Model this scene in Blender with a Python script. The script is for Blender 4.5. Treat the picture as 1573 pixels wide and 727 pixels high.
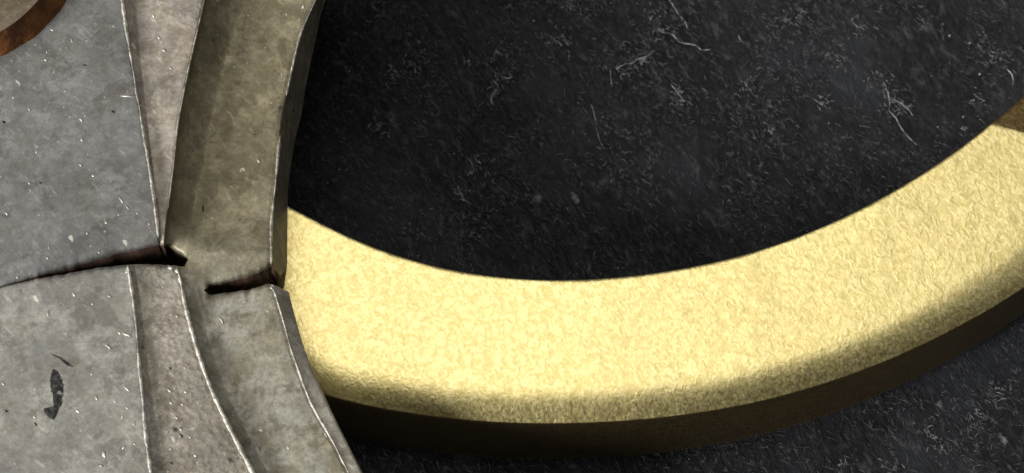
import bpy, math, random
import numpy as np

# ------------------------------------------------------------------ scene, camera, light
for o in list(bpy.data.objects): bpy.data.objects.remove(o)
scene = bpy.context.scene
C = scene.collection
MM = 0.001                                   # everything below is planned in millimetres

TILT, DIST, WIDTH = math.radians(25), 80.0, 39.325
FWD = np.array([0, math.sin(TILT), -math.cos(TILT)])
RIGHT = np.array([1.0, 0, 0]); UP = np.cross(RIGHT, FWD)
AIM = np.array([0, 0, 3.5]); EYE = AIM - FWD * DIST

cam_data = bpy.data.cameras.new('camera')
cam = bpy.data.objects.new('camera', cam_data); C.objects.link(cam)
cam.location = EYE * MM; cam.rotation_euler = (TILT, 0, 0)
cam_data.sensor_width = 36
cam_data.lens = 36 * DIST / WIDTH
cam_data.clip_start = 0.005; cam_data.clip_end = 5
cam_data.dof.use_dof = True
cam_data.dof.focus_distance = 0.0762
cam_data.dof.aperture_fstop = 170
scene.camera = cam
scene.render.resolution_x = 1024; scene.render.resolution_y = 473

w = bpy.data.worlds.new('World'); scene.world = w; w.use_nodes = True
w.node_tree.nodes['Background'].inputs[0].default_value = (1.0, 0.97, 0.93, 1)
w.node_tree.nodes['Background'].inputs[1].default_value = 0.012

def area(name, loc, aim, size, power, col):
    d = bpy.data.lights.new(name, 'AREA'); d.shape = 'DISK'; d.size = size; d.energy = power; d.color = col
    o = bpy.data.objects.new(name, d); C.objects.link(o)
    o.location = loc
    v = np.array(aim) - np.array(loc)
    from mathutils import Vector
    o.rotation_euler = Vector(v).to_track_quat('-Z', 'Y').to_euler()
    return o
area('ceiling_panel', (-0.06, 0.165, 0.46), (0, 0, 0), 0.50, 1.17, (1.0, 0.95, 0.86))
area('window_lamp', (-0.38, -0.27, 0.22), (0, 0, 0), 0.18, 4.5, (1.0, 0.96, 0.90))
area('right_fill', (0.45, 0.08, 0.30), (0, 0, 0), 0.25, 0.22, (1.0, 0.96, 0.90))  # added weak fill from the right, no known source there

vs = scene.view_settings
vs.view_transform = 'Standard'; vs.look = 'None'; vs.exposure = 0; vs.gamma = 1; vs.use_curve_mapping = False

# ------------------------------------------------------------------ helpers
def pix(x, y, z):
    """point at height z (mm) seen at position x, y of the photograph's plan"""
    x, y, z = np.broadcast_arrays(np.asarray(x, float), np.asarray(y, float), np.asarray(z, float))
    k = WIDTH / DIST / 1573
    d = FWD + RIGHT * ((x - 786.5) * k)[..., None] + UP * ((363.5 - y) * k)[..., None]
    s = (z - EYE[2]) / d[..., 2]
    return EYE + d * s[..., None]

def curve(pts):
    """piecewise curve through (key, value) with linear extrapolation, lightly smoothed"""
    a = np.array(sorted(pts), float)
    def lin(t):
        t = np.asarray(t, float)
        r = np.interp(t, a[:, 0], a[:, 1])
        s0 = (a[1, 1] - a[0, 1]) / (a[1, 0] - a[0, 0]); s1 = (a[-1, 1] - a[-2, 1]) / (a[-1, 0] - a[-2, 0])
        r = np.where(t < a[0, 0], a[0, 1] + s0 * (t - a[0, 0]), r)
        return np.where(t > a[-1, 0], a[-1, 1] + s1 * (t - a[-1, 0]), r)
    return lin
def smooth(f, h):
    return lambda t: sum(f(np.asarray(t, float) + h * k / 4) for k in range(-4, 5)) / 9

_rng = np.random.RandomState(7)
_lat = _rng.rand(256, 256)
def vnoise(x, y):
    xi = np.floor(x).astype(int); yi = np.floor(y).astype(int)
    fx = x - xi; fy = y - yi; fx = fx * fx * (3 - 2 * fx); fy = fy * fy * (3 - 2 * fy)
    g = lambda i, j: _lat[i % 256, j % 256]
    return (g(xi, yi) * (1 - fx) + g(xi + 1, yi) * fx) * (1 - fy) + (g(xi, yi + 1) * (1 - fx) + g(xi + 1, yi + 1) * fx) * fy
def fbm(x, y, n=4):
    r = 0; a = 1; s = 0
    for k in range(n):
        r = r + a * (vnoise(x * 2 ** k + 17 * k, y * 2 ** k + 31 * k) - .5); s += a; a *= .55
    return r / s

def thing(name, loc, label, cat, group=None):
    o = bpy.data.objects.new(name, None); C.objects.link(o)
    o.location = np.array(loc) * MM; o.empty_display_size = 0.002
    o['label'] = label; o['category'] = cat
    if group: o['group'] = group
    return o

def mesh(name, V, F, mat, parent=None, N=None, label=None, kind=None, smooth_shade=True):
    V = np.asarray(V, float)
    base = np.array(parent_base(parent))
    me = bpy.data.meshes.new(name)
    me.from_pydata(((V - base) * MM).tolist(), [], F)
    me.update()
    if smooth_shade: me.polygons.foreach_set('use_smooth', [True] * len(me.polygons))
    if N is not None: me.normals_split_custom_set_from_vertices(np.asarray(N).tolist())
    me.materials.append(mat)
    o = bpy.data.objects.new(name, me); C.objects.link(o)
    if parent: o.parent = parent
    if label: o['label'] = label
    if kind: o['kind'] = kind
    return o
def parent_base(p):
    b = np.zeros(3)
    while p is not None:
        b += np.array(p.location) / MM; p = p.parent
    return b

def grid_normals(P):
    du = np.gradient(P, axis=1); dv = np.gradient(P, axis=0)
    n = np.cross(du, dv); n /= np.linalg.norm(n, axis=2, keepdims=True) + 1e-12
    return n
def grid_part(name, P, N, mat, parent, flip=False, keep=None, **kw):
    R, K = P.shape[:2]
    idx = np.arange(R * K).reshape(R, K)
    q = np.stack([idx[:-1, :-1], idx[:-1, 1:], idx[1:, 1:], idx[1:, :-1]], -1).reshape(-1, 4)
    if flip: q = q[:, ::-1]
    if keep is not None:
        q = q[keep.reshape(-1)]; used, inv = np.unique(q, return_inverse=True); q = inv.reshape(q.shape)
        return mesh(name, P.reshape(-1, 3)[used], q.tolist(), mat, parent, None if N is None else N.reshape(-1, 3)[used], **kw)
    return mesh(name, P.reshape(-1, 3), q.tolist(), mat, parent, None if N is None else N.reshape(-1, 3), **kw)

# ------------------------------------------------------------------ node helpers
class NT:
    def __init__(s, name):
        s.m = bpy.data.materials.new(name); s.m.use_nodes = True
        s.t = s.m.node_tree; s.b = s.t.nodes['Principled BSDF']
        tc = s.t.nodes.new('ShaderNodeTexCoord'); vm = s.t.nodes.new('ShaderNodeVectorMath'); vm.operation = 'SCALE'
        vm.inputs['Scale'].default_value = 1000
        s.t.links.new(tc.outputs['Object'], vm.inputs[0]); s.co = vm.outputs[0]
    def link(s, a, b): s.t.links.new(a, b)
    def val(s, sock, v):
        if hasattr(v, 'is_output'): s.link(v, sock)
        else: sock.default_value = v
    def mapping(s, scale=(1, 1, 1), rot=(0, 0, 0), loc=(0, 0, 0)):
        n = s.t.nodes.new('ShaderNodeMapping'); s.link(s.co, n.inputs[0])
        n.vector_type = 'TEXTURE'; n.inputs['Rotation'].default_value = rot; n.inputs['Scale'].default_value = tuple(1 / c for c in scale); n.inputs['Location'].default_value = loc
        return n.outputs[0]
    def noise(s, scale, detail=3, rough=.55, co=None, dist=0):
        n = s.t.nodes.new('ShaderNodeTexNoise'); s.link(co or s.co, n.inputs['Vector'])
        n.inputs['Scale'].default_value = scale; n.inputs['Detail'].default_value = detail
        n.inputs['Roughness'].default_value = rough; n.inputs['Distortion'].default_value = dist
        return n.outputs[0]
    def voro(s, scale, co=None, rand=1):
        n = s.t.nodes.new('ShaderNodeTexVoronoi'); s.link(co or s.co, n.inputs['Vector'])
        n.inputs['Scale'].default_value = scale; n.inputs['Randomness'].default_value = rand
        return n.outputs['Distance'], n.outputs['Color']
    def ramp(s, fac, a, b, lo=0., hi=1.):
        n = s.t.nodes.new('ShaderNodeMapRange'); s.link(fac, n.inputs[0]); n.interpolation_type = 'SMOOTHSTEP'
        n.inputs[1].default_value = a; n.inputs[2].default_value = b; n.inputs[3].default_value = lo; n.inputs[4].default_value = hi
        return n.outputs[0]
    def math(s, op, a, b=0.):
        n = s.t.nodes.new('ShaderNodeMath'); n.operation = op; s.val(n.inputs[0], a); s.val(n.inputs[1], b); return n.outputs[0]
    def mix(s, fac, a, b):
        n = s.t.nodes.new('ShaderNodeMix'); n.data_type = 'RGBA'
        s.val(n.inputs[0], fac)
        for sock, v in ((n.inputs[6], a), (n.inputs[7], b)):
            if hasattr(v, 'is_output'): s.link(v, sock)
            else: sock.default_value = (*v, 1)
        return n.outputs[2]
    def sep(s, col):
        n = s.t.nodes.new('ShaderNodeSeparateColor'); s.link(col, n.inputs[0]); return n.outputs
    def bump(s, h, dist, strength=1., prev=None):
        n = s.t.nodes.new('ShaderNodeBump'); s.link(h, n.inputs['Height'])
        n.inputs['Distance'].default_value = dist * MM; n.inputs['Strength'].default_value = strength
        if prev is not None: s.link(prev, n.inputs['Normal'])
        return n.outputs[0]
    def out(s, **k):
        nm = dict(col='Base Color', rough='Roughness', metal='Metallic', nor='Normal', spec='Specular IOR Level', sheen='Sheen Weight', sheen_r='Sheen Roughness')
        for a, v in k.items():
            sock = s.b.inputs[nm[a]]
            if isinstance(v, tuple): v = (*v, 1)
            s.val(sock, v)
        return s.m

def old_metal(name, a, b, patina, pat_amt, specks=1.0, rough=.56, metal=.5, pits=1.0, dimple=0.0, alt=None):
    """dull grey cast metal: mottling, patina, nicks, pits and rubbed scratches"""
    t = NT(name)
    k = 1.18; a, b, patina = (tuple(c * k for c in q) for q in (a, b, patina))
    n1 = t.noise(.33, 6, .66, dist=.5); n2 = t.noise(1.7, 5, .68, dist=.3); n3 = t.noise(11, 3, .6)
    col = t.mix(t.ramp(n1, .40, .60), a, b)
    if alt:   # the patina changes along the piece, from olive to bare grey
        sx = t.t.nodes.new('ShaderNodeSeparateXYZ'); t.link(t.co, sx.inputs[0])
        yy = t.math('ADD', sx.outputs[1], t.math('MULTIPLY', t.math('SUBTRACT', n1, .5), 5.0))
        col = t.mix(t.ramp(yy, -3.2, .6, 1, 0), col, t.mix(t.ramp(n1, .40, .60), *(tuple(c * k for c in q) for q in alt)))
    col = t.mix(t.ramp(n2, .44, .70, 0, .5), col, tuple(c * .6 for c in a))
    col = t.mix(t.ramp(t.noise(1.1, 5, .65, co=t.mapping(loc=(9, 4, 2)), dist=.8), .40, .66, 0, pat_amt), col, patina)
    col = t.mix(t.ramp(n3, .52, .80, 0, .25), col, tuple(min(1, c * 1.55) for c in b))
    # rubbed streaks running down to the right
    sc = t.noise(1.0, 4, .6, co=t.mapping(scale=(5.5, 1.1, 3), rot=(0, 0, math.radians(34 + 23 * len(name) % 17))))
    col = t.mix(t.ramp(sc, .58, .74, 0, .5), col, tuple(min(1, c * 1.7) for c in b))
    # stains with ragged outlines, dark and pale
    off = (len(name) * 3.7, len(name) * 1.9, 0)
    st = t.noise(.75, 6, .72, co=t.mapping(loc=off), dist=.3)
    col = t.mix(t.ramp(st, .545, .60, 0, .42), col, tuple(c * .45 for c in patina))
    pl = t.noise(.9, 6, .74, co=t.mapping(loc=(off[1], off[0], 3)), dist=.25)
    col = t.mix(t.ramp(pl, .51, .64, 0, .42), col, tuple(c * 1.5 for c in b))
    gr = t.noise(6.5, 4, .7)
    col = t.mix(t.ramp(gr, .38, .60, .32, 0), col, tuple(c * .55 for c in a))
    # bright nicks
    wv = t.mapping(scale=(1.3, .62, 1), rot=(0, 0, .6))
    d, c = t.voro(1.05, wv); cs = t.sep(c)
    dd = t.math('ADD', d, t.math('MULTIPLY', t.math('SUBTRACT', t.noise(7, 2), .5), .22))
    big = t.math('MULTIPLY', t.ramp(dd, .06, .11, 1, 0), t.math('GREATER_THAN', cs[0], 1 - .25 * specks))
    d2, c2 = t.voro(3.0, t.mapping(loc=(3, 8, 0), scale=(1, .8, 1), rot=(0, 0, .3))); c2s = t.sep(c2)
    dd2 = t.math('ADD', d2, t.math('MULTIPLY', t.math('SUBTRACT', t.noise(16, 2), .5), .3))
    small = t.math('MULTIPLY', t.ramp(dd2, .05, .15, 1, 0), t.math('GREATER_THAN', c2s[1], 1 - .30 * specks))
    sp = t.math('MAXIMUM', big, t.math('MULTIPLY', small, .6))
    col = t.mix(t.math('MULTIPLY', sp, .8), col, (.60, .59, .54))
    # dark pits
    d3, c3 = t.voro(.9, t.mapping(loc=(-5, 2, 1))); c3s = t.sep(c3)
    dd3 = t.math('ADD', d3, t.math('MULTIPLY', t.math('SUBTRACT', t.noise(8, 2), .5), .25))
    pit = t.math('MULTIPLY', t.ramp(dd3, .03, .12, 1, 0), t.math('GREATER_THAN', c3s[2], 1 - .25 * pits))
    col = t.mix(t.math('MULTIPLY', pit, .8), col, (.03, .028, .024))
    h = t.math('ADD', t.math('MULTIPLY', n2, .5), t.math('MULTIPLY', n3, .35))
    h = t.math('ADD', h, t.math('MULTIPLY', sp, .35))
    h = t.math('SUBTRACT', h, t.math('MULTIPLY', pit, .5))
    nor = t.bump(h, .028, .8)
    if dimple:
        dv, _ = t.voro(4.2, t.mapping(scale=(1, 1, 1)))
        nor = t.bump(t.math('ADD', dv, t.noise(5, 3)), .10 * dimple, 1, nor)
    r = t.ramp(t.noise(3.2, 4, .6), .3, .7, rough - .07, rough + .12)
    r = t.math('SUBTRACT', r, t.math('MULTIPLY', sp, .12))
    return t.out(col=col, rough=r, metal=metal, nor=nor)

M_face = old_metal('grey_metal', (.140, .144, .147), (.200, .204, .205), (.14, .125, .105), .35)
M_face_low = old_metal('grey_metal_lower', (.205, .206, .196), (.30, .299, .28), (.20, .175, .14), .40, specks=1.3)
M_band = old_metal('brown_tinged_metal', (.23, .213, .195), (.37, .345, .31), (.27, .225, .165), .6, specks=1.2, dimple=.12)
M_rim = old_metal('olive_patina_metal', (.165, .149, .098), (.255, .234, .162), (.15, .125, .072), .6, specks=.5, pits=.6, alt=((.235, .23, .20), (.345, .345, .315)))
M_band_low = old_metal('speckled_brown_metal', (.215, .205, .183), (.36, .34, .30), (.23, .20, .15), .5, specks=2.2, dimple=.35)
M_wall_low = old_metal('pale_side_metal', (.27, .26, .225), (.38, .37, .325), (.25, .215, .155), .4, specks=.4)
M_wall = old_metal('dull_wall_metal', (.15, .14, .115), (.23, .217, .175), (.11, .09, .06), .6, specks=.4)
M_crack = old_metal('dark_fracture', (.038, .024, .017), (.075, .045, .032), (.07, .024, .015), .6, specks=.1, rough=.7, metal=.2)
M_boss = old_metal('boss_metal', (.13, .112, .085), (.20, .172, .13), (.15, .105, .06), .6, specks=.6)
t = NT('rusty_brown'); M_rust = t.out(col=t.mix(t.ramp(t.noise(.8, 5, .65), .35, .65), (.11, .042, .014), (.30, .12, .036)), rough=t.ramp(t.noise(4), .3, .7, .4, .65), metal=.35, nor=t.bump(t.noise(6, 4), .06))
t = NT('edge_highlight_metal'); nn = t.noise(3.5, 3, .6)
M_edge = t.out(col=t.mix(t.ramp(nn, .35, .62), (.40, .385, .34), (.90, .88, .82)), rough=t.ramp(nn, .3, .7, .5, .33), metal=.45, nor=t.bump(t.noise(9, 3), .04))  # pale tone paints the glint that the ridges catch
t = NT('bare_nick_or_glint'); M_nick_or_glint = t.out(col=t.mix(t.ramp(t.noise(5, 3), .35, .65), (.34, .33, .30), (.68, .66, .60)), rough=.5, metal=.5)  # bare metal of the nicks, also the painted corner highlights
t = NT('dark_stain'); M_stain = t.out(col=t.mix(t.ramp(t.noise(6, 3), .4, .65), (.014, .015, .015), (.06, .063, .06)), rough=.75, spec=.2)

def brass(name='matte_brass', tint=1.0, dull=(.125, .072, .032)):
    t = NT(name)
    co = t.mapping(scale=(1.2, .9, 1), rot=(0, 0, math.radians(28)))
    g1 = t.noise(3.4, 2, .5, co=co, dist=.9); g2 = t.noise(8, 2, .5, co=co, dist=.4)
    big = t.noise(.22, 3, .5)
    col = t.mix(t.ramp(g1, .38, .62), (.765, .66, .29), (.93, .82, .41))
    col = t.mix(t.ramp(big, .4, .7, 0, .30), col, (.80, .64, .30))
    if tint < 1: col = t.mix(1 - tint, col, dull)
    # fine scratches
    sc = t.noise(1.0, 2, .5, co=t.mapping(scale=(7, .9, 1), rot=(0, 0, math.radians(48))))
    col = t.mix(t.ramp(sc, .70, .76, 0, .5), col, (.40, .31, .12))
    nor = t.bump(t.math('ADD', t.math('MULTIPLY', g1, .8), t.math('MULTIPLY', g2, .4)), 0.021, .8)
    return t.out(col=col, rough=t.ramp(g2, .3, .7, .36, .46), metal=1.0, nor=nor)
M_brass = brass(); M_brass_side = brass('shaded_brass', .15); M_brass_tip = brass('amber_brass', .35, (.36, .20, .065))  # side brass: shade and the cloth's dark reflection put into the brown

def cloth_mat():
    t = NT('black_felt')
    co = t.mapping(scale=(2.1, .75, 1), rot=(0, 0, math.radians(28)))
    f = t.noise(2.4, 5, .68, co=co, dist=.5); big = t.noise(.16, 4, .6)
    col = t.mix(t.ramp(f, .42, .72), (.0035, .0040, .0052), (.020, .023, .029))
    col = t.mix(t.ramp(big, .42, .68, 0, .6), col, (.027, .031, .040))
    fl = t.noise(1.3, 6, .75, co=t.mapping(scale=(1.6, .8, 1), rot=(0, 0, math.radians(30)), loc=(4, 7, 0)), dist=.8)
    col = t.mix(t.ramp(fl, .52, .70, 0, .7), col, (.072, .076, .085))
    d, c = t.voro(.75, t.mapping(scale=(1, .6, 1), rot=(0, 0, .5))); cs = t.sep(c)
    dd = t.math('ADD', d, t.math('MULTIPLY', t.math('SUBTRACT', t.noise(6, 2), .5), .3))
    lint = t.math('MULTIPLY', t.ramp(dd, .03, .13, 1, 0), t.math('GREATER_THAN', cs[0], .80))
    col = t.mix(t.math('MULTIPLY', lint, .55), col, (.25, .25, .26))
    return t.out(col=col, rough=.9, spec=.15, nor=t.bump(f, .35, .8), sheen=.15, sheen_r=.5)
M_cloth = cloth_mat()
t = NT('pale_lint'); M_lint = t.out(col=t.mix(t.ramp(t.noise(3.5, 3), .35, .65), (.06, .062, .065), (.36, .36, .35)), rough=.9)
t = NT('grey_fuzz'); M_fuzz = t.out(col=t.mix(t.ramp(t.noise(3, 3), .35, .65), (.05, .052, .057), (.26, .27, .28)), rough=.95, spec=.1)
t = NT('grey_nap'); M_nap = t.out(col=t.mix(t.ramp(t.noise(4, 2), .4, .7), (.016, .017, .020), (.13, .135, .148)), rough=.95, spec=.1)

# ------------------------------------------------------------------ the cloth
def cloth_z(x, y):
    return .10 * fbm(x * .35 + 50, y * .35 + 50, 4)
g = np.concatenate([np.linspace(-200, -32, 18)[:-1], np.linspace(-32, 32, 321), np.linspace(32, 200, 18)[1:]])
gy = np.concatenate([np.linspace(-200, -20, 18)[:-1], np.linspace(-20, 26, 231), np.linspace(26, 200, 18)[1:]])
X, Y = np.meshgrid(g, gy)
P = np.stack([X, Y, cloth_z(X, Y) - .08], -1)
cloth = grid_part('cloth', P, None, M_cloth, None)
cloth['kind'] = 'structure'

# short nap of the felt
def fibres(n, seed, xr, yr, lmin, lmax, wd, ang, spread, zmax):
    r = np.random.RandomState(seed); V = []; F = []
    xs = r.uniform(*xr, n); ys = r.uniform(*yr, n); zs = cloth_z(xs, ys) - .06
    keep = r.rand(n) < np.clip(.35 + 2.2 * fbm(xs * .55 + 20, ys * .4 + 11, 4), .08, 1)
    for i in np.nonzero(keep)[0]:
        x = xs[i]; y = ys[i]; z = zs[i]; L = r.uniform(lmin, lmax); a = ang + r.normal() * spread
        dx, dy = math.cos(a), math.sin(a); b = r.normal() * .35; wv = wd * r.uniform(.6, 1.3)
        k = len(V); h = r.uniform(.3, 1) * zmax
        for s, hh in ((0, 0), (.5, 1), (1, .55)):
            cx = x + dx * L * s - dy * b * L * s * s; cy = y + dy * L * s + dx * b * L * s * s
            ww = wv * (1 - .45 * s)
            V += [(cx - dy * ww, cy + dx * ww, z + hh * h), (cx + dy * ww, cy - dx * ww, z + hh * h)]
        F += [(k, k + 1, k + 3, k + 2), (k + 2, k + 3, k + 5, k + 4)]
    return V, F
V, F = fibres(36000, 3, (-12, 24), (-12, 15), .15, .55, .014, math.radians(-58), .55, .13)
nap = mesh('cloth_nap', V, F, M_nap, None, kind='stuff')
nap['label'] = 'short grey nap of the black felt cloth'; nap['category'] = 'cloth nap'

# ------------------------------------------------------------------ brass ring
ZR = 5.0
inner_px = [(442,312),(520,355),(620,395),(720,418),(800,427),(900,428),(1000,418),(1150,388),(1250,352),(1400,275),(1520,190),(1573,142)]
outer_px = [(497,605),(600,627),(700,641),(820,648),(900,646),(1000,640),(1150,618),(1300,575),(1400,535),(1500,483),(1573,440)]
CC = np.array([2.3, 21.6])
def polar(pts, z):
    p = pix([a for a, b in pts], [b for a, b in pts], z)[:, :2] - CC
    return np.unwrap(np.arctan2(p[:, 1], p[:, 0]) % (2 * math.pi)), np.hypot(p[:, 0], p[:, 1])
ti, ri = polar(inner_px, ZR); to, ro = polar(outer_px, ZR - .42)
RI, RO = ri.mean(), ro.mean()
def radius(th, tk, rk, rm):
    k = np.argsort(tk); tk = tk[k]; rk = rk[k]
    r = np.interp(th, tk, rk)
    d = np.maximum(np.maximum(tk[0] - th, th - tk[-1]), 0)
    wgt = np.exp(-(d / .25) ** 2)
    return rm + (r - rm) * wgt
th_in = np.linspace(math.radians(195), math.radians(345), 760)
th = np.concatenate([th_in, np.linspace(math.radians(345), math.radians(555), 160)[1:]])
def rad_s(th, tk, rk, rm):
    return sum(radius(th + .02 * k, tk, rk, rm) for k in range(-4, 5)) / 9
rin = rad_s(th, ti, ri, RI); rout = rad_s(th, to, ro, RO)
# profile across the ring: (fraction of width, offset mm, z)
prof = []
for z in np.linspace(0.0, ZR - .12, 8): prof.append((0, .0, z, 'inner_wall'))
prof += [(0, .03, ZR - .05, 'inner_wall'), (0, .08, ZR - .012, 'top_face')]
ROLL = .74
for s in np.linspace(.03, ROLL, 64): prof.append((s, 0, ZR - .10 * max(0, s - .45) ** 2, 'top_face'))
for s in np.linspace(0, 1, 18)[1:]:       # the broad rolled edge
    prof.append((ROLL + (1 - ROLL) * s, 0, ZR - .012 - .44 * s ** 2.3, 'rolled_edge'))
prof += [(1, .04, ZR - .47, 'rolled_edge'), (1, .07, ZR - .52, 'outer_wall'), (1, .08, ZR - .64, 'outer_wall')]
for z in [*np.linspace(ZR - .85, 1.1, 12), .8, .55, .35, .2, .09, .02, 0.0]: prof.append((1, .08 + .02 * (ZR - z) - (1.1 - math.sqrt(1.1 ** 2 - max(0, 1.1 - z) ** 2)), z, 'outer_wall'))
fr = np.array([p[0] for p in prof]); of = np.array([p[1] for p in prof]); pz = np.array([p[2] for p in prof])
Rr = rin[:, None] + (rout - rin)[:, None] * fr[None] + of[None]
PX = CC[0] + Rr * np.cos(th)[:, None]; PY = CC[1] + Rr * np.sin(th)[:, None]
PZ = np.repeat(pz[None], len(th), 0)
ok = (pz[None] > 1) & (fr[None] > .02)
PZ = PZ + np.where(ok, .035 * fbm(PX * .8, PY * .8, 3), 0)
# the face falls away beyond a slanting line near the upper right
q = pix([1517, 1573], [189, 204], ZR)[:, :2]
tv = (q[1] - q[0]) / np.linalg.norm(q[1] - q[0]); nv = np.array([-tv[1], tv[0]])
dist = (PX - q[0][0]) * nv[0] + (PY - q[0][1]) * nv[1] - .02 * ((PX - q[0][0]) * tv[0] + (PY - q[0][1]) * tv[1]) * 0
fall = np.clip(dist, 0, 3.2) * .30 * (PX > 10) * (pz[None] > ZR - 1.2)
PZ = PZ - fall
P = np.stack([PX, PY, PZ], -1)
N = grid_normals(P); N = -N if N[300, 30, 2] < 0 else N
ring = thing('brass_ring', (CC[0], CC[1], 0), 'thick matte brass ring lying flat on the black cloth, half under the grey metal', 'ring')
cols = [p[3] for p in prof]
def ring_span(nm):
    k = [i for i, c in enumerate(cols) if c == nm]; return max(k[0] - 1, 0), k[-1] + 1
for nm in ('inner_wall', 'top_face', 'rolled_edge', 'outer_wall'):
    a, b = ring_span(nm)
    if nm == 'top_face':
        m = (fall[:-1, a:b-1] > 0) & (fall[1:, a+1:b] > 0)
        grid_part(nm, P[:, a:b], N[:, a:b], M_brass, ring, keep=~m)
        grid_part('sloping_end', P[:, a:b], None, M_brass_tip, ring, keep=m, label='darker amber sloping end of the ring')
        continue
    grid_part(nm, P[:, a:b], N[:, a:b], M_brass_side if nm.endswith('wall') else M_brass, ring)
under = np.stack([P[:, 0], P[:, -1]], 1)
grid_part('underside', under[::4], None, M_brass, ring)

# ------------------------------------------------------------------ cracked grey casting
ZB = 5.03                                     # its underside rests on the ring
base_c = pix(200, 400, ZB)
cast = thing('cracked_metal_casting', (base_c[0], base_c[1], ZB), 'cracked grey metal casting with a stepped curved rim, resting over the brass ring', 'metal casting')

up_B = smooth(curve([(0,187),(50,194),(100,202),(150,210),(200,219),(250,227),(300,235),(340,240),(381,244)]), 12)
up_E = smooth(curve([(-60,322),(0,314),(51,302),(90,293),(133,284),(190,273),(250,267),(311,259),(340,255),(370,252),(384,251)]), 14)
up_O = smooth(curve([(-60,505),(0,485),(35,468),(63,458),(117,446),(177,433),(228,428),(279,423),(336,417),(364,416),(396,417),(415,416)]), 14)
up_S = smooth(curve([(-60,520),(0,498),(63,484),(136,469),(171,464),(221,452),(260,446),(295,442),(396,441),(430,440)]), 14)
U = curve([(-400,520),(-60,455),(0,440),(55,425),(100,413),(150,400),(180,391),(210,385),(240,377),(254,378),(266,384),(280,393),(287,396),(289,399),(313,446),(322,441),(350,434),(380,426),(400,418),(410,413),(417,408),(424,417),(430,424),(436,418),(441,405)])
lo_B = smooth(curve([(380,191),(410,196),(461,204),(510,209),(558,213),(598,217),(665,223),(725,231)]), 14)
lo_E = smooth(curve([(380,262),(410,269),(428,276),(461,282),(500,292),(540,303),(584,318),(625,336),(665,356),(725,387)]), 10)
lo_O = smooth(curve([(420,411),(438,415),(450,422),(472,429),(512,440),(538,447),(569,458),(619,477),(656,498),(684,514),(725,534)]), 8)
lo_S = smooth(curve([(420,436),(450,444),(475,450),(512,460),(538,468),(572,482),(640,513),(725,556)]), 10)
L = curve([(-400,520),(-60,455),(0,441),(55,429),(100,421),(150,412),(190,407),(230,406),(262,407),(276,409),(283,409),(289,399),(313,446),(322,453),(350,450),(380,445),(400,441),(413,436),(420,438),(430,442),(445,450)])
U0, L0 = U, L
def jag(x, k): return 3.0 * fbm(np.asarray(x, float) * .11 + k, np.full_like(np.asarray(x, float), k * 3.3), 4)
def neck_w(x): return np.clip((np.abs(np.asarray(x, float) - 301) - 12) / 10, 0, 1)
U = lambda x: U0(x) + jag(x, 1.7) * neck_w(x) * np.clip((np.asarray(x, float) + 0) / 80, .1, 1)
L = lambda x: L0(x) + jag(x, 8.2) * neck_w(x) * np.clip((np.asarray(x, float) + 0) / 80, .1, 1)
def gap(x): return np.clip((L(x) - U(x)) / 7, 0, 1)

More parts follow.
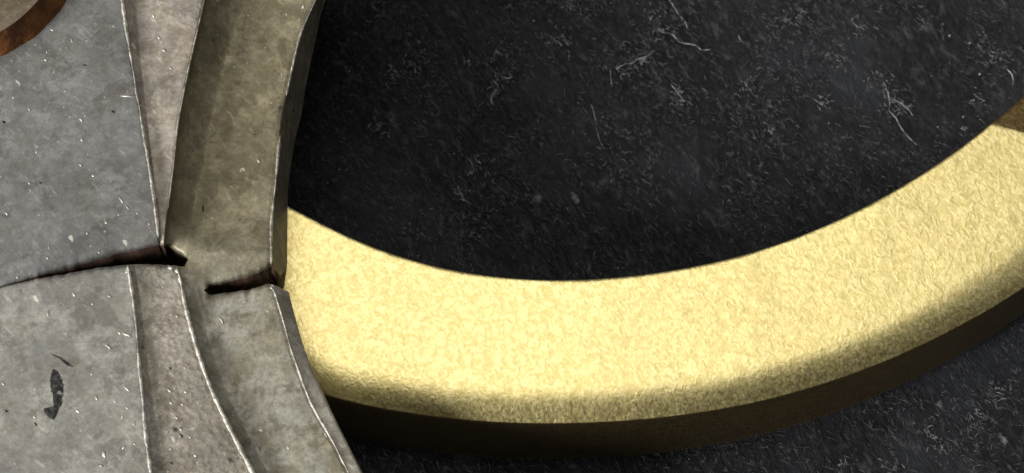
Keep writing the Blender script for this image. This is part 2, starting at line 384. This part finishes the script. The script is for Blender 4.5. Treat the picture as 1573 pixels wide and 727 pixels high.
def half(upper):
    B, E, O, S = (up_B, up_E, up_O, up_S) if upper else (lo_B, lo_E, lo_O, lo_S)
    LIP = U if upper else L
    zf = 8.5 if upper else 8.36
    # (feature pair, fraction, part, z below the flat face)
    spec = []
    left = np.concatenate([np.linspace(-400, -20, 20)[:-1], np.linspace(-20, 178, 90)])
    for x in left: spec.append(('F', x, 'face'))
    for s in (0.35, .6, .8, .93, 1): spec.append(('L', s, 'face'))
    for s in (.03, .06, .10, *np.linspace(.14, .93, 40), .96, 1): spec.append(('BE', s, 'band'))
    for s in (.012, .025, .045, .07, *np.linspace(.09, .965, 86), .985, 1): spec.append(('EO', s, 'rim'))
    for s in (.08, .18, .3, .45, .6, .8, .94, 1, 1.001): spec.append(('OS', s, 'side_wall'))
    y_far = -230.0 if upper else 930.0
    n_far, n_in = 14, 210
    s_rows = np.concatenate([np.linspace(0, .32, n_far)[:-1], np.linspace(.32, .93, n_in)[:-1], np.linspace(.93, 1, 46)])
    Kc = len(spec)
    PXX = np.zeros((len(s_rows), Kc)); PYY = np.zeros_like(PXX); Z = np.zeros_like(PXX)
    def xat(sp, y):
        k, v, _ = sp
        if k == 'F': return np.where(v > 0, v * (B(y) / 200.0), v)
        if k == 'L': x0 = 178 * B(y) / 200.0; return x0 + (B(y) - x0) * v
        if k == 'BE': return B(y) + (E(y) - B(y)) * v
        if k == 'EO': return E(y) + (O(y) - E(y)) * v
        return O(y) + (S(y) - O(y)) * v
    for c, sp in enumerate(spec):
        y = 400.0
        for _ in range(60): y = .5 * y + .5 * float(LIP(float(xat(sp, y))))
        ym = 415.0; ww = np.clip((s_rows - .80) / .20, 0, 1); ww = ww * ww * (3 - 2 * ww)
        yy = y_far + (ym - y_far) * s_rows + (y - ym) * ww
        PYY[:, c] = yy; PXX[:, c] = xat(sp, yy)
    # step heights along the piece
    v = PYY
    if upper:
        st1 = np.interp(v, [-200, 0, 250, 350, 385], [.30, .30, .28, .18, .05])
        st2 = np.interp(v, [-200, 0, 200, 330, 390], [1.8, 1.7, 1.5, 1.05, .75])
    else:
        st1 = np.interp(v, [405, 440, 700, 900], [.22, .26, .30, .32])
        st2 = np.interp(v, [405, 430, 520, 727, 900], [.38, .40, .46, .52, .55])
    zface = np.full_like(v, zf); zr = 7.55
    for c, (k, s, nm) in enumerate(spec):
        y = v[:, c]
        if k in 'F': z = zface[:, c].copy()
        elif k == 'L': z = zface[:, c] - .03 * max(0, s - .75) ** 2 * 16
        elif k == 'BE':
            z = zface[:, c] - .03 - st1[:, c] * (np.clip(s / (.17 if upper else .14), 0, 1) ** .8) + (.04 * s if upper else -.02 * s)
            if s > .95: z = z - .02
        elif k == 'EO':
            top = zface[:, c] - .03 - st1[:, c] + (.04 if upper else -.02)
            floor = top - st2[:, c]
            rise = st2[:, c] * (.22 if upper else .10) * np.clip((s - .1) / .75, 0, 1) ** 1.1
            wd = np.interp(y, [-200, 0, 250, 380], [.42, .38, .30, .20]) if upper else np.interp(y, [405, 450, 727], [.12, .16, .17])
            z = floor + rise + (top - floor) * (.25 * np.clip(1 - s / .03, 0, 1) + .75 * np.clip(1 - s / wd, 0, 1) ** 1.35)
            # towards the neck both halves reach one shared height
            lipz = 7.70
            wn = np.exp(-((PYY[-1, c] - y) / 40.0) ** 2) * np.exp(-(np.maximum(np.abs(PXX[:, c] - 302) - 13, 0) / 40.0) ** 2)
            z = z * (1 - wn) + lipz * wn
            if s > .965: z = z - .03
        else:
            ztop = Z[:, c - 1 - [q for q in range(c, -1, -1) if spec[q][0] != 'OS'][0] * 0] if False else None
            c0 = max(q for q in range(c) if spec[q][0] == 'EO')
            zt = Z[:, c0]
            if upper: z = zt - .05 - (zt - .05 - ZB) * np.clip(s, 0, 1) ** 1.25
            else: z = zt - .03 - np.interp(y, [440, 480, 620, 727], [.5, .36, .10, .06]) * min(s, 1) ** 1.1 - (.06 if s > .95 else 0)
        Z[:, c] = z
    # relief
    W = pix(PXX, PYY, Z)
    wear = .05 * fbm(W[..., 0] * .55 + 9, W[..., 1] * .55 + 3, 3) + .022 * fbm(W[..., 0] * 2.4, W[..., 1] * 2.4, 3)
    surf = np.array([0 if k == 'OS' else 1 for k, _, _ in spec])[None]
    Z = Z + wear * surf
    # rounded lips of the crack
    d = np.abs(LIP(PXX) - PYY)
    Z = Z - (.16 * np.exp(-d / 2.2) + (.20 if upper else .03) * np.exp(-d / 8)) * gap(PXX) * surf
    if not upper:   # the lower face is pressed down and chipped along the lip
        Z = Z - .10 * np.exp(-d / 16) * np.clip(fbm(PXX * .06, PYY * .02, 2) * 3, 0, 1) * gap(PXX) * surf
    P = pix(PXX, PYY, Z)
    if not upper: P[:, -1, 2] = ZB; P[:, -1, 0] -= .15
    else: P[:, -1, 2] = ZB - .01
    N = grid_normals(P)
    if N[100, 60, 2] < 0: N = -N
    wN = np.exp(-(d / 14) ** 2) * np.exp(-(np.maximum(np.abs(PXX - 301) - 12, 0) / 5.0) ** 2)
    N = N * (1 - wN[..., None]) + np.array([0, 0, 1.0]) * wN[..., None]; N /= np.linalg.norm(N, axis=2, keepdims=True)
    flip = not upper
    mats = {'face': M_face if upper else M_face_low, 'band': M_band if upper else M_band_low, 'rim': M_rim, 'side_wall': M_wall if upper else M_wall_low}
    parts = {}
    for nm in ('face', 'band', 'rim', 'side_wall'):
        k = [i for i, sp in enumerate(spec) if sp[2] == nm]
        a, b = max(k[0] - 1, 0), k[-1] + 1
        parts[nm] = grid_part(nm, P[:, a:b], N[:, a:b], mats[nm], cast, flip=not flip)
    # fracture wall going down from the lip
    lip = P[-1]
    lean = -.10 if upper else -.05
    rows = [lip]
    for k in range(1, 9):
        s = k / 8
        r = lip.copy(); r[:, 2] = lip[:, 2] + (ZB - lip[:, 2]) * s
        r[:, 1] += (1 if upper else -1) * (.10 * s + .04 * np.sin(lip[:, 0] * 5 + k * 1.7) * (k > 0))
        rows.append(r)
    grid_part('fracture_wall', np.array(rows), None, M_crack, cast, flip=flip)
    def skirt(line, fl):
        low = line.copy(); low[:, 2] = ZB
        grid_part('end_wall', np.array([line, low]), None, M_wall, cast, flip=fl)
    skirt(P[0, ::3], upper); skirt(P[::3, 0], not upper)
    bot = P[::10].copy(); bot = bot[:, ::4]; bot[..., 2] = ZB
    grid_part('underside', bot, None, M_wall, cast, flip=flip)
    return spec, P, N, parts, PXX, PYY
sU, PU, NU, partsU, XU, YU = half(True)
sL, PL, NL, partsL, XL, YL = half(False)
partsU['face']['label'] = 'flat grey face above the crack'; partsL['face']['label'] = 'scuffed grey face below the crack'
partsU['rim']['label'] = 'olive rim above the crack'; partsL['rim']['label'] = 'paler rim below the crack'
partsU['side_wall']['label'] = 'dark side wall above the crack'; partsL['side_wall']['label'] = 'pale sloping side below the crack'

# irregular beads along the ridges, edge highlights put into their pale colour
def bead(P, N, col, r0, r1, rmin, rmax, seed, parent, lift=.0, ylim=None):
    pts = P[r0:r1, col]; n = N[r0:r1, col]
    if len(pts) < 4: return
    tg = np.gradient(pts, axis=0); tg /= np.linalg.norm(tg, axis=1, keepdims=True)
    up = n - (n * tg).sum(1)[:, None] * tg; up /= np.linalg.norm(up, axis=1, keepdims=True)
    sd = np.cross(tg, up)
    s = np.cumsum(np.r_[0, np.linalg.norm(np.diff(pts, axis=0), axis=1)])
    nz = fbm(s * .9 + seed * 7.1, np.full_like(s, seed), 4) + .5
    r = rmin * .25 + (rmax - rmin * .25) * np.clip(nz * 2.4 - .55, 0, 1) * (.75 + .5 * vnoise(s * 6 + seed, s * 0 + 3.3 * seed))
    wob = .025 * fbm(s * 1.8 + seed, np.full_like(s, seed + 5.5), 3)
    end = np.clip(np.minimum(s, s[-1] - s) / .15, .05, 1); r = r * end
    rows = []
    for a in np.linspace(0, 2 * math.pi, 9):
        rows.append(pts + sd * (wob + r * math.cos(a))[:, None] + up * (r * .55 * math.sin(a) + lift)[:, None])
    grid_part('highlight_edge', np.stack(rows, 1), None, M_edge, parent, flip=True)
def colof(spec, k, s): return [i for i, q in enumerate(spec) if q[0] == k and abs(q[1] - s) < 1e-6][0]
R_ = PU.shape[0]
def row_at(P, col, y_px, z_ref=8.0):
    yw = pix(300, y_px, z_ref)[1]; return int(np.argmin(np.abs(P[:, col, 1] - yw)))
cB = colof(sU, 'L', 1); cE = colof(sU, 'BE', 1); cO = colof(sU, 'EO', 1)
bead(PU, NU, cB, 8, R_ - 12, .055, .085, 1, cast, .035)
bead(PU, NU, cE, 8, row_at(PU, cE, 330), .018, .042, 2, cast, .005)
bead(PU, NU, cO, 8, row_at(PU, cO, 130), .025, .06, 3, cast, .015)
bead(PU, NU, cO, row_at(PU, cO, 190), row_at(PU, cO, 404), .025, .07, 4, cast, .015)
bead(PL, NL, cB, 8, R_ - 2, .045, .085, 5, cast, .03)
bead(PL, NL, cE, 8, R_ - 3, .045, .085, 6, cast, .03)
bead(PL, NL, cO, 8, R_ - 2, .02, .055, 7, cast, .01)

# raised boss at the upper left
cb = np.array([-74, -105.]); ct = np.array([-99, -130.])
ang = np.linspace(0, 2 * math.pi, 121)
rows = []
for s in np.linspace(0, 1, 12):
    c = cb + (ct - cb) * s; z = 8.48 + 1.1 * s; r = 206 - 1.5 * s + .8 * np.sin(ang * 23 + s * 3) * (1 - s)
    rows.append(pix(c[0] + r * np.cos(ang), c[1] + r * np.sin(ang), z))
wallP = np.array(rows)
boss = grid_part('boss', np.array([wallP[-1] * (1 - s) + wallP[-1].mean(0) * s for s in (0, .02, .2, .5, .8, 1)]), None, M_boss, cast, label='round raised boss with a rusty brown side')
b = grid_part('rusty_side', wallP, None, M_rust, boss)

# dark stain on the lower face
def patch(name, outline, zoff, mat, parent, P, N):
    o = np.array(outline, float)
    zz = 8.36
    pts = pix(o[:, 0], o[:, 1], zz)
    # drop onto the surface
    flat = P.reshape(-1, 3)
    for p in pts:
        k = np.argmin((flat[:, 0] - p[0]) ** 2 + (flat[:, 1] - p[1]) ** 2); p[2] = flat[k, 2] + zoff
    c = pts.mean(0); c[2] += .004
    V = [c] + list(pts); n = len(pts)
    F = [(0, 1 + i, 1 + (i + 1) % n) for i in range(n)]
    V2 = [v - np.array([0, 0, .05]) for v in pts]
    F += [(1 + i, 1 + n + i, 1 + n + (i + 1) % n, 1 + (i + 1) % n) for i in range(n)]
    return mesh(name, V + V2, F, mat, parent, smooth_shade=False)
fc = [i for i, q in enumerate(sL) if q[2] == 'face']
SP = PL[:, fc]
def ragged(pts, seed):
    r = random.Random(seed); out = []
    for i in range(len(pts)):
        a = pts[i]; b = pts[(i + 1) % len(pts)]
        for k in range(4):
            s = k / 4; out.append((a[0] + (b[0] - a[0]) * s + r.uniform(-.9, .9), a[1] + (b[1] - a[1]) * s + r.uniform(-.9, .9)))
    return out
patch('dark_stain', ragged([(81,567),(88,570),(94,582),(98,594),(97,606),(90,600),(86,604),(79,603),(77,585),(79,574)], 1), .012, M_stain, cast, SP, None)
patch('dark_stain', ragged([(80,600),(88,606),(96,606),(95,620),(88,634),(82,644),(76,642),(67,632),(68,628),(76,631),(82,625)], 2), .014, M_stain, cast, SP, None)
patch('dark_scratch', [(76,543),(84,546),(94,549),(103,556),(113,564),(104,562),(96,556),(90,550)], .012, M_stain, cast, SP, None)

# nicks and scuffs of bare metal, dark pits
def nick_or_glint(x, y, size, ang=0.7, el=1.5, mat=None, upper=True, k=[0]):
    k[0] += 1; r = random.Random(k[0] * 7 + 3)
    PXg, PYg, Pg = (XU, YU, PU) if upper else (XL, YL, PL)
    def zat(a, b): return Pg.reshape(-1, 3)[np.argmin((PXg - a) ** 2 + (PYg - b) ** 2), 2]
    n = 11; o = []
    for i in range(n):
        a = 2 * math.pi * i / n; q = size * .5 * r.uniform(.55, 1.25)
        u, v = q * el ** .62 * math.cos(a), q / el ** .62 * math.sin(a)
        o.append((x + u * math.cos(ang) - v * math.sin(ang), y + u * math.sin(ang) + v * math.cos(ang)))
    zz = [zat(a, b) + .006 for a, b in o]
    ring_ = pix([a for a, b in o], [b for a, b in o], zz)
    c = pix(x, y, max(zz) + .018)
    low = ring_ - np.array([0, 0, .05])
    V = [c] + list(ring_) + list(low)
    F = [(0, 1 + (i + 1) % n, 1 + i) for i in range(n)] + [(1 + i, 1 + (i + 1) % n, 1 + n + (i + 1) % n, 1 + n + i) for i in range(n)]
    mesh('pit' if mat is M_stain else 'nick_or_glint', V, F, mat or M_nick_or_glint, cast)
for a in [(45,168,5,1.1,1.9),(125,184,5.5),(131,178,3),(126,215,6,.4),(56,233,4.5,1.5),(143,270,6.5,.5),(124,254,4),(10,328,5),(45,282,4),(163,342,4.5),(134,358,4.5,2.3),(229,344,3.5),(75,380,4.5,1.9,2),(73,396,5,.4),(152,388,3.5),(27,427,4),(70,92,4.2),(80,46,4),(72,80,3),(40,9,4),(185,306,7,.95,3),(195,318,6,.9,3),(211,328,3.5),(198,148,9,.05,4.5),(110,62,4,1.2,2.5),(182,330,3),(60,330,3),(20,150,3.5,1.0,2.5),(100,140,3,1,3),
          (440,22,4,1.9),(433,114,5,1.6,1.9),(335,55,3.5,1.5),(397,247,5,.9,2),(370,262,4),(223,86,4),(222,103,4),(244,58,5,.8,2),(252,77,6,.4,2),(262,104,5,.9,2),(240,305,3.5),(235,24,6,1.0,2),(300,30,4,1.6,3),(466,10,6,1.9,2.2),(460,30,4,1.8,2)]:
    nick_or_glint(*a)
for a in [(174,172,5.5),(6,188,5),(62,281,4.5,.2,2),(312,320,6,1.57,3.2),(130,100,4,.3,2)]: nick_or_glint(*a, **({} if len(a) > 3 else {}), mat=M_stain)
for a in [(142,467,5),(168,455,6,.1),(167,533,8,.7,2.4),(148,611,6,1.2,2),(177,617,3.5),(188,640,4.5,1.9,2),(195,627,4,1.2,2),(53,641,5),(207,682,4.5,.9),(160,698,9,1.5,2.2),(141,575,3.5),(195,598,7,.8,2.5),(196,515,9,.4,3.4),(184,512,5,.8,2.5),(206,651,6,1.8,2.4),(120,632,7,.8,2.2),(156,716,6,.1),(74,482,5,1.5,2),(5,590,4),(190,687,5,2.3,2.5),(113,452,5,1,2),
          (271,641,5.5),(257,663,5),(263,619,6),(278,660,6,1.1),(260,600,6),(285,602,5),(292,672,4.5),(262,690,5),(300,700,5),(280,622,4),(258,725,6),(272,486,5,.5),(262,460,4),(250,440,4),(284,565,4),(246,560,4),
          (443,688,5,1.2),(402,661,9,.6,1.8),(358,600,6,1.1,3),(340,492,8,.9,3),(412,478,4,1.2,2),(398,684,9,1.2,2.2),(378,640,6,1.3,2.5),(500,668,5,.9,2.5)]:
    nick_or_glint(*a, upper=False)
for a in [(10,632,4),(55,652,5,1,2.4),(279,670,5,1.2,2),(264,712,4.5),(262,566,4.5)]: nick_or_glint(*a, mat=M_stain, upper=False)
# pale flakes on the corners by the crack, highlights painted as colour
for a in [(196,415,11,1.2,1.5),(199,424,7,1.5,2),(262,411,10,.2,1.6),(272,417,10,.9,1.4),(277,429,9,1.3,1.9),(281,441,6,1.4,2.2),(417,442,7,1.0,2),(423,452,6,1.2,2.2)]: nick_or_glint(*a, upper=False)

# ------------------------------------------------------------------ lint
def tube_fibre(name, pts, r, seed, label, group='lint fibres on the black cloth'):
    p = np.array(pts, float); rs = random.Random(seed)
    n = len(p); s = np.linspace(0, n - 1, max(10, 7 * n))
    # Catmull-Rom
    out = []
    for u in s:
        i = min(int(u), n - 2); f = u - i
        a = p[max(i - 1, 0)]; b = p[i]; c = p[i + 1]; d = p[min(i + 2, n - 1)]
        out.append(.5 * ((2 * b) + (-a + c) * f + (2 * a - 5 * b + 4 * c - d) * f * f + (-a + 3 * b - 3 * c + d) * f ** 3))
    out = np.array(out); out += np.array([[rs.uniform(-.5, .5), rs.uniform(-.5, .5)] for _ in out])
    w3 = pix(out[:, 0], out[:, 1], .12); w3[:, 2] = .10 + .05 * np.sin(np.linspace(0, 7, len(w3)) + seed)
    t_ = np.gradient(w3, axis=0); t_ /= np.linalg.norm(t_, axis=1, keepdims=True)
    side = np.cross(t_, [0, 0, 1.0]); upv = np.cross(side, t_)
    prof_r = .72 * r * np.clip(np.minimum(np.arange(len(w3)), np.arange(len(w3))[::-1]) / 3 + .25, 0, 1)
    rows = [w3 + side * (prof_r * math.cos(a))[:, None] + upv * (prof_r * math.sin(a))[:, None] for a in np.linspace(0, 2 * math.pi, 6)]
    o = grid_part(name, np.stack(rows, 1), None, M_lint, None)
    o['label'] = label; o['category'] = 'lint'; o['group'] = group
    return o
FB = [
 ([(1010,44),(1018,50),(1032,53),(1045,64),(1067,68),(1078,76),(1091,76)], .030, 'wavy pale lint fibre, the one lying across near the top centre of the cloth'),
 ([(1025,-4),(1036,12),(1045,24),(1052,32),(1056,44)], .022, 'thin lint fibre running down from the top edge above the wavy one'),
 ([(946,107),(958,99),(970,96),(980,90),(992,88),(1004,79)], .034, 'fuzzy pale lint strand slanting up beside the wavy fibre'),
 ([(938,106),(938,118),(940,132)], .020, 'short upright lint fibre just below the fuzzy slanting strand'),
 ([(1358,126),(1364,140),(1367,158),(1366,170),(1376,182),(1384,196),(1396,210),(1409,222)], .024, 'longest zigzag lint fibre, on the cloth toward the right of the ring opening'),
 ([(1366,150),(1382,158),(1396,168),(1404,178)], .016, 'faint lint fibre branching right beside the longest zigzag fibre'),
 ([(1546,105),(1554,115),(1557,124),(1555,134)], .030, 'curved lint fibre nearest the right end of the brass ring'),
 ([(1031,131),(1040,140),(1048,152)], .030, 'short thick lint tuft below the wavy fibre'),
 ([(729,238),(733,247),(739,252)], .026, 'small bright lint hook, uppermost of the cluster left of centre'),
 ([(722,245),(728,259),(724,269)], .020, 'bent lint bit just left of the small bright hook'),
 ([(703,284),(706,296),(715,309)], .022, 'curved lint fibre lowest in the cluster left of centre'),
 ([(757,121),(765,132),(762,142),(754,152),(758,160)], .024, 'crooked lint fibre in the upper left of the cloth'),
 ([(771,118),(778,120),(786,118)], .030, 'tiny lint dash right of the crooked fibre'),
 ([(908,160),(914,180),(918,205),(926,226)], .014, 'faint long lint hair hanging below the slanting strand'),
 ([(1134,55),(1139,62),(1143,68)], .024, 'short lint dash right of the wavy fibre'),
 ([(1308,28),(1312,36),(1318,44)], .022, 'short lint dash near the top edge toward the right'),
 ([(1145,127),(1150,136),(1158,143)], .022, 'short lint dash in the middle of the ring opening'),
 ([(1250,150),(1256,157),(1264,160)], .022, 'short lint dash left of the longest zigzag fibre'),
]
for i, (pts, r, lab) in enumerate(FB): tube_fibre('lint_fibre', pts, r, i, lab)
# fuzz of tiny fibres caught in the nap
rf = np.random.RandomState(9); V = []; F = []
knots = [(950,105,8),(965,98,9),(980,92,9),(995,86,9),(1010,45,10),(1020,40,12),(1046,150,9),(1040,140,8),(1287,100,9),(1280,82,14),(732,250,10),(726,262,9),(706,295,8),(760,130,9),(756,150,8),(782,118,8),(852,62,14),(860,56,12),(1368,165,10),(1372,140,14),(1390,160,12),(1148,130,10),(1262,156,10),(1508,62,12),(1540,88,12),(1530,80,10),(1415,30,12),(1225,15,14),(1320,40,10),(720,92,9),(764,80,9),(745,92,8),(1480,195,6),(1500,150,8),(1180,200,8),(1210,30,12),(1000,20,10),(880,5,16),(640,90,14),(610,110,12),(580,195,12),(1350,120,14),(1425,665,14),(1530,600,14),(1295,715,14),(1450,690,12),(1370,720,12),(1500,640,14)]
for x, y, rad in knots:
    for i in range(int(rad * 1.9)):
        px, py = x + rf.normal() * rad * .75, y + rf.normal() * rad * .75
        c = pix(px, py, .08 + .06 * rf.rand()); L_ = rf.uniform(.06, .26); a = math.radians(-58) + rf.normal() * .7; k = len(V)
        dx, dy = math.cos(a) * L_, math.sin(a) * L_; wv = .009 * rf.uniform(.6, 1.4); nx, ny = -math.sin(a) * wv, math.cos(a) * wv
        V += [c + [nx, ny, 0], c - [nx, ny, 0], c + [dx - nx, dy - ny, .02], c + [dx + nx, dy + ny, .02]]; F += [(k, k + 1, k + 2, k + 3)]
fz = mesh('lint_fuzz', V, F, M_fuzz, None, kind='stuff')
fz['label'] = 'soft grey lint fuzz caught in the black cloth'; fz['category'] = 'lint'
# crumbs of dust, too many and small to count
r = np.random.RandomState(5); V = []; F = []
spots = [(1287,103,1.8),(1505,114,2.2),(1538,90,2.2),(1496,154,2.0),(1479,196,1.8),(1459,55,2.4),(1490,66,2.2),(1120,308,1.3),(926,180,1.3),(720,94,1.8),(764,80,1.8),(820,32,1.5),(526,156,1.5),(503,281,1.4),(850,95,1.4),(1260,150,1.3),(1185,205,1.2),(1370,588+40,1.5),(1430,670,1.8),(1530,595,1.6),(1290,715,2.2),(1190,20,1.4)]
for _ in range(260): spots.append((r.uniform(470, 1573), r.uniform(-5, 725), abs(r.normal()) * .5 + .35))
for x, y, s in spots:
    c = pix(x, y, .1); s *= .025 * .9; k = len(V); a = r.uniform(0, 6)
    dx, dy = math.cos(a) * s, math.sin(a) * s
    V += [c + [dx * 1.6, dy * 1.6, 0], c + [-dy, dx, 0], c + [-dx * 1.6, -dy * 1.6, 0], c + [dy, -dx, 0], c + [0, 0, s], c - [0, 0, s]]
    for i in range(4): F += [(k + i, k + (i + 1) % 4, k + 4), (k + (i + 1) % 4, k + i, k + 5)]
dust = mesh('dust_specks', V, F, M_lint, None, kind='stuff', smooth_shade=False)
dust['label'] = 'pale dust specks scattered over the black cloth'; dust['category'] = 'dust'
